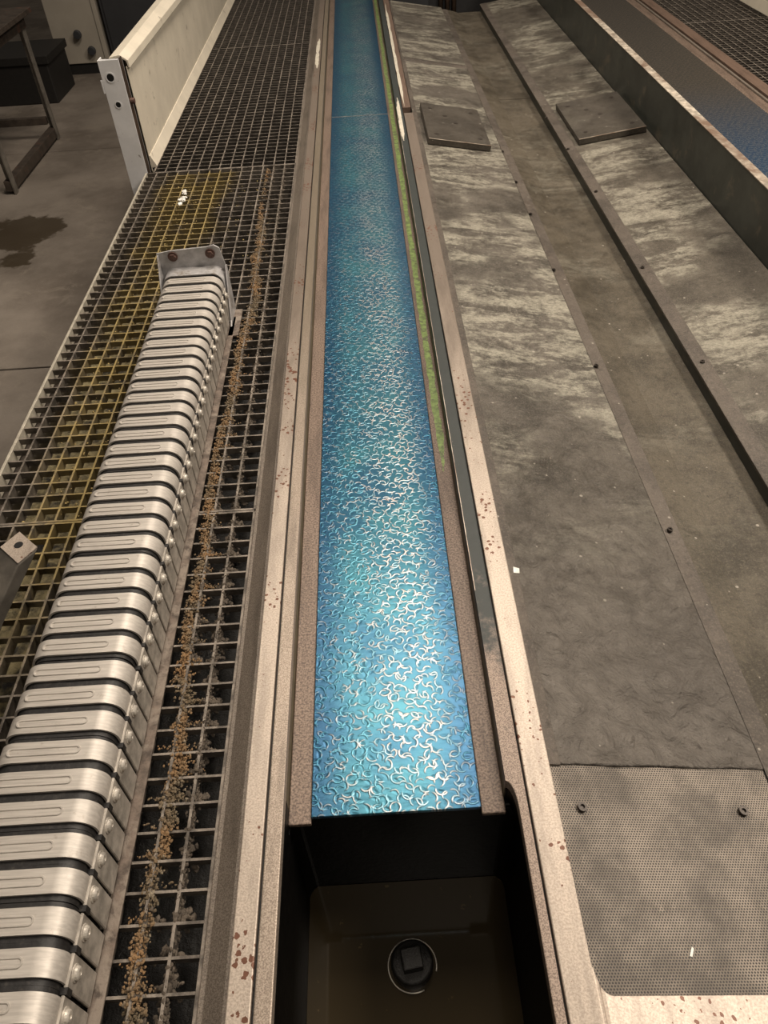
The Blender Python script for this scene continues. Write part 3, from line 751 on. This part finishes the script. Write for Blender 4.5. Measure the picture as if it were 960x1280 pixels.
# ------------------------------------------------------------ drilled square arm at the left edge
T = P(24, 685, .16)
arm = thing('clamp_arm', 'square steel arm with a drilled pale end at the left edge of the grating', 'arm', (T.x, T.y, T.z))
ax = Vector((-.22, -.42, -.62)).normalized()      # leans down towards the near left
nrm = Vector((.0, -.25, 1)).normalized()
u = (camdir(48,688) - camdir(25,668)); 
eu = (P(48,688,.16)-P(25,668,.16)); ev = (P(0,688,.16)-P(25,668,.16))
h1, h2 = eu/2*1.0, ev/2*1.0
bm = bmesh.new()
top = [bm.verts.new(h) for h in (-h1-h2, h1-h2, h1+h2, -h1+h2)]
down = Vector((-.13, -.20, -.17))
bot = [bm.verts.new(Vector(v.co) + down) for v in top]
bm.faces.new(top); bm.faces.new(bot[::-1])
for i in range(4): bm.faces.new((top[i], top[(i+1) % 4], bot[(i+1) % 4], bot[i]))
finish('arm_body', bm, 'table_pale', arm, .003)
bm = bmesh.new()
cap = [bm.verts.new(Vector(v)*.97 + Vector((0,0,.0008))) for v in (-h1-h2, h1-h2, h1+h2, -h1+h2)]
cap2 = [bm.verts.new(v.co + Vector((0,0,.0022))) for v in cap]
bm.faces.new(cap[::-1]); bm.faces.new(cap2)
for i in range(4): bm.faces.new((cap[i], cap[(i+1) % 4], cap2[(i+1) % 4], cap2[i]))
lab(finish('end_cap', bm, 'flange_metal', arm), 'pale drilled end face')
bm = bmesh.new(); add_cyl(bm, (-.002,.006,.003), (0,0,1), .0095, .0006, 20); finish('drilled_hole', bm, 'hole_black', arm)
bm = bmesh.new(); add_cyl(bm, (-.062,-.045,-.02), down, .018, .26, 16); finish('chrome_rod', bm, 'bright_rim', arm, .003, True)

# ------------------------------------------------------------ white splash panel and its post
po = thing('panel_post', 'white enamelled channel post with two bolt holes at the end of the splash panel', 'post', (-1.075, 3.72, -.6))
def PP(px, py): v = PY(px, py, 3.72); return v
pw0, pw1, ptz = -.046, .046, 1.07
bm = bmesh.new()
add_box(bm, pw0, pw1, 0, .004, 0, ptz)             # front web
add_box(bm, pw0, pw0+.004, .004, .06, 0, ptz)      # side flanges
finish('channel', bm, 'white_enamel', po, .001)
box('channel_flange', pw1-.004, pw1, .004, .06, 0, ptz, 'brown_machine', po, .001)
box('channel_back', pw0, pw1, .058, .062, 0, ptz-.01, 'white_enamel', po, .001)
box('hook', pw0-.010, pw0, .0, .03, ptz-.13, ptz-.075, 'white_enamel', po, .003)
for (px, py, r) in ((138, 97, .0165), (148, 131, .0120)):
    v = PY(px, py, 3.72) - Vector((-1.075, 3.72, -.6))
    bm = bmesh.new(); add_ring(bm, (v.x, -.0005, v.z), (0,-1,0), r*1.25, r*.95, .0012, 24); finish('hole_rim', bm, 'white_enamel', po)
    bm = bmesh.new(); add_cyl(bm, (v.x, -.0002, v.z), (0,-1,0), r, .0008, 20); finish('bolt_hole', bm, 'hole_black', po)
bm = bmesh.new(); add_cyl(bm, (pw1, .03, .90), (1,0,0), .012, .018, 10); finish('side_bolt', bm, 'bolt_rusty', po)
sp_ = thing('splash_panel', 'cream painted sheet metal splash panel along the left gratings', 'panel', (-1.02, 3.79, -.05))
sy1 = YF-3.79
bm = bmesh.new()
def pv(bm, pts): return bm.faces.new([bm.verts.new(p) for p in pts])
add_box(bm, -.004, .0, 0, sy1, .0, .475); finish('panel_sheet', bm, 'cream_enamel', sp_, .001)
bm = bmesh.new()      # rolled lip along the top, widening away from the post
A = [(-.065, .515), (-.020, .522), (.012, .500), (.014, .470), (.006, .470), (.002, .495), (-.02, .510), (-.065, .505)]
fa = [bm.verts.new((x, 0, z)) for x, z in A]; fb = [bm.verts.new((x + (.028 if 2 <= i <= 5 else .0), sy1, z-(.03 if 2 <= i <= 5 else 0))) for i, (x, z) in enumerate(A)]
bm.faces.new(fa); bm.faces.new(fb[::-1])
for i in range(len(A)): bm.faces.new((fa[i], fa[(i+1) % len(A)], fb[(i+1) % len(A)], fb[i]))
finish('rolled_lip', bm, 'cream_enamel', sp_, .002)
prism('kick_strip', [(.0,.045),(.022,.045),(.026,.052),(.004,.100),(.0,.100)], 'y', 0, sy1, 'cream_enamel', sp_, .001)
box('outer_sheet', -.068, -.064, 0, sy1, -.55, .512, 'cream_enamel', sp_, .001)
sp2 = thing('splash_panel', 'cream painted splash panel in the top right corner behind the grating', 'panel', (2.75, 4.5, -.05))
box('panel_sheet', .02, .025, -2, YF-4.5, .0, .475, 'cream_enamel', sp2, .001)
prism('kick_strip', [(.0,.045),(.022,.045),(.022,.11),(.018,.11)], 'y', -2, YF-4.5, 'cream_enamel', sp2, .001)

# ------------------------------------------------------------ things on the shop floor
ZFLO = -.6
f1 = P(76, 172, ZFLO); f2 = P(8, 222, ZFLO)
tx, ty = f1.x, f1.y
tb = thing('work_table', 'dark steel work table with angle iron legs and lower rails', 'table', (tx, ty, ZFLO))
TH = PY(30, 15, ty).z - ZFLO
L2 = f2.y - ty
for (x, y) in ((0, 0), (0, -1.05), (-1.1, 0), (-1.1, -1.05)):
    bm = bmesh.new(); add_box(bm, x-.05, x-.008, y-.012, y, 0, TH); add_box(bm, x-.012, x, y-.055, y, 0, TH)
    finish('leg', bm, 'table_steel' if x < 0 else 'table_pale', tb, .002)  # right-hand legs paler: the light on them put into the colour
box('foot_rail', -.06, -.004, -1.10, 0, .02, .085, 'table_steel', tb, .003)
box('foot_rail', -1.10, -1.04, -1.10, 0, .02, .085, 'table_steel', tb, .003)
box('cross_rail', -1.08, -.05, -.05, -.01, .11, .16, 'table_steel', tb, .003)
box('apron', -1.12, .01, -1.12, .01, TH-.09, TH-.012, 'table_steel', tb, .003)
box('table_top', -1.16, .06, -1.16, .06, TH-.012, TH+.02, 'table_steel', tb, .003)
ca, cb = P(80, 95, ZFLO), P(122, 92, ZFLO)
cyy = ca.y
cab = thing('control_cabinet', 'cream painted control cabinet on black plinth with two round knobs', 'cabinet', (ca.x, cyy, ZFLO))
cwid = .46
box('plinth', .01, cwid-.01, .02, .5, 0, .09, 'black_base', cab, .003)
box('cabinet_body', 0, cwid, .0, .5, .09, 1.9, 'cabinet_cream', cab, .006)
box('door_edge', cwid-.035, cwid+.005, -.012, .0, .10, 1.88, 'cabinet_cream', cab, .004)
for px, py, m in ((98, 42, 'table_pale'), (116, 62, 'black_base')):
    v = PY(px, py, cyy) - Vector((ca.x, cyy, ZFLO))
    bm = bmesh.new(); add_cyl(bm, (v.x, -.012, v.z), (0,-1,0), .030, .02, 18, .034); add_cyl(bm, (v.x, -.032, v.z), (0,-1,0), .038, .03, 18, .032)
    finish('round_knob', bm, 'cabinet_dark', cab, .003, False)
dc = thing('dark_cabinet', 'tall dark grey cabinet behind the white splash panel', 'cabinet', (ca.x+cwid+.03, cyy, ZFLO))
box('cabinet_body', 0, 1.3, .02, .6, .08, 1.9, 'cabinet_dark', dc, .006)
box('plinth', .02, 1.28, .04, .58, 0, .08, 'black_base', dc, .003)
box('door', .03, .64, .005, .02, .1, 1.87, 'cabinet_dark', dc, .003)
box('door', .66, 1.27, .005, .02, .1, 1.87, 'cabinet_dark', dc, .003)
sh = thing('dark_block', 'low black block standing in for the dark void behind the work table', 'dark block', (tx-.75, ty+1.1, ZFLO))
box('block_body', -.5, .5, -.2, .35, 0, .35, 'black_base', sh, .01)  # solid black block put in place of a dark void
box('block_top', -.52, .52, -.22, .37, .30, .36, 'black_base', sh, .004)

# ------------------------------------------------------------ small scraps
def scrap(label, px, py, zf, dz, pts, name='paper_scrap'):
    z = 0
    for _ in range(4): p = P(px, py, z); z = zf(p.x)+dz
    bm = bmesh.new(); add_prism(bm, pts, 'z', 0, .0012)
    o = finish(name, bm, 'white_flake'); o.location = p + Vector((0,0,.0005)); o.rotation_euler = (0, math.atan(SL), 0)
    tag(o, label, 'scrap')
scrap('tiny white paper scrap on the grey cover sheet beside the rusty flange', 645, 713, zl, 0, [(-.007,-.008),(.006,-.009),(.008,.005),(-.005,.009)])
scrap('thin white flake lying on the perforated sheet', 864, 1190, zl, -.004, [(-.005,-.006),(-.001,-.007),(.005,.004),(.003,.007)], 'white_flake')
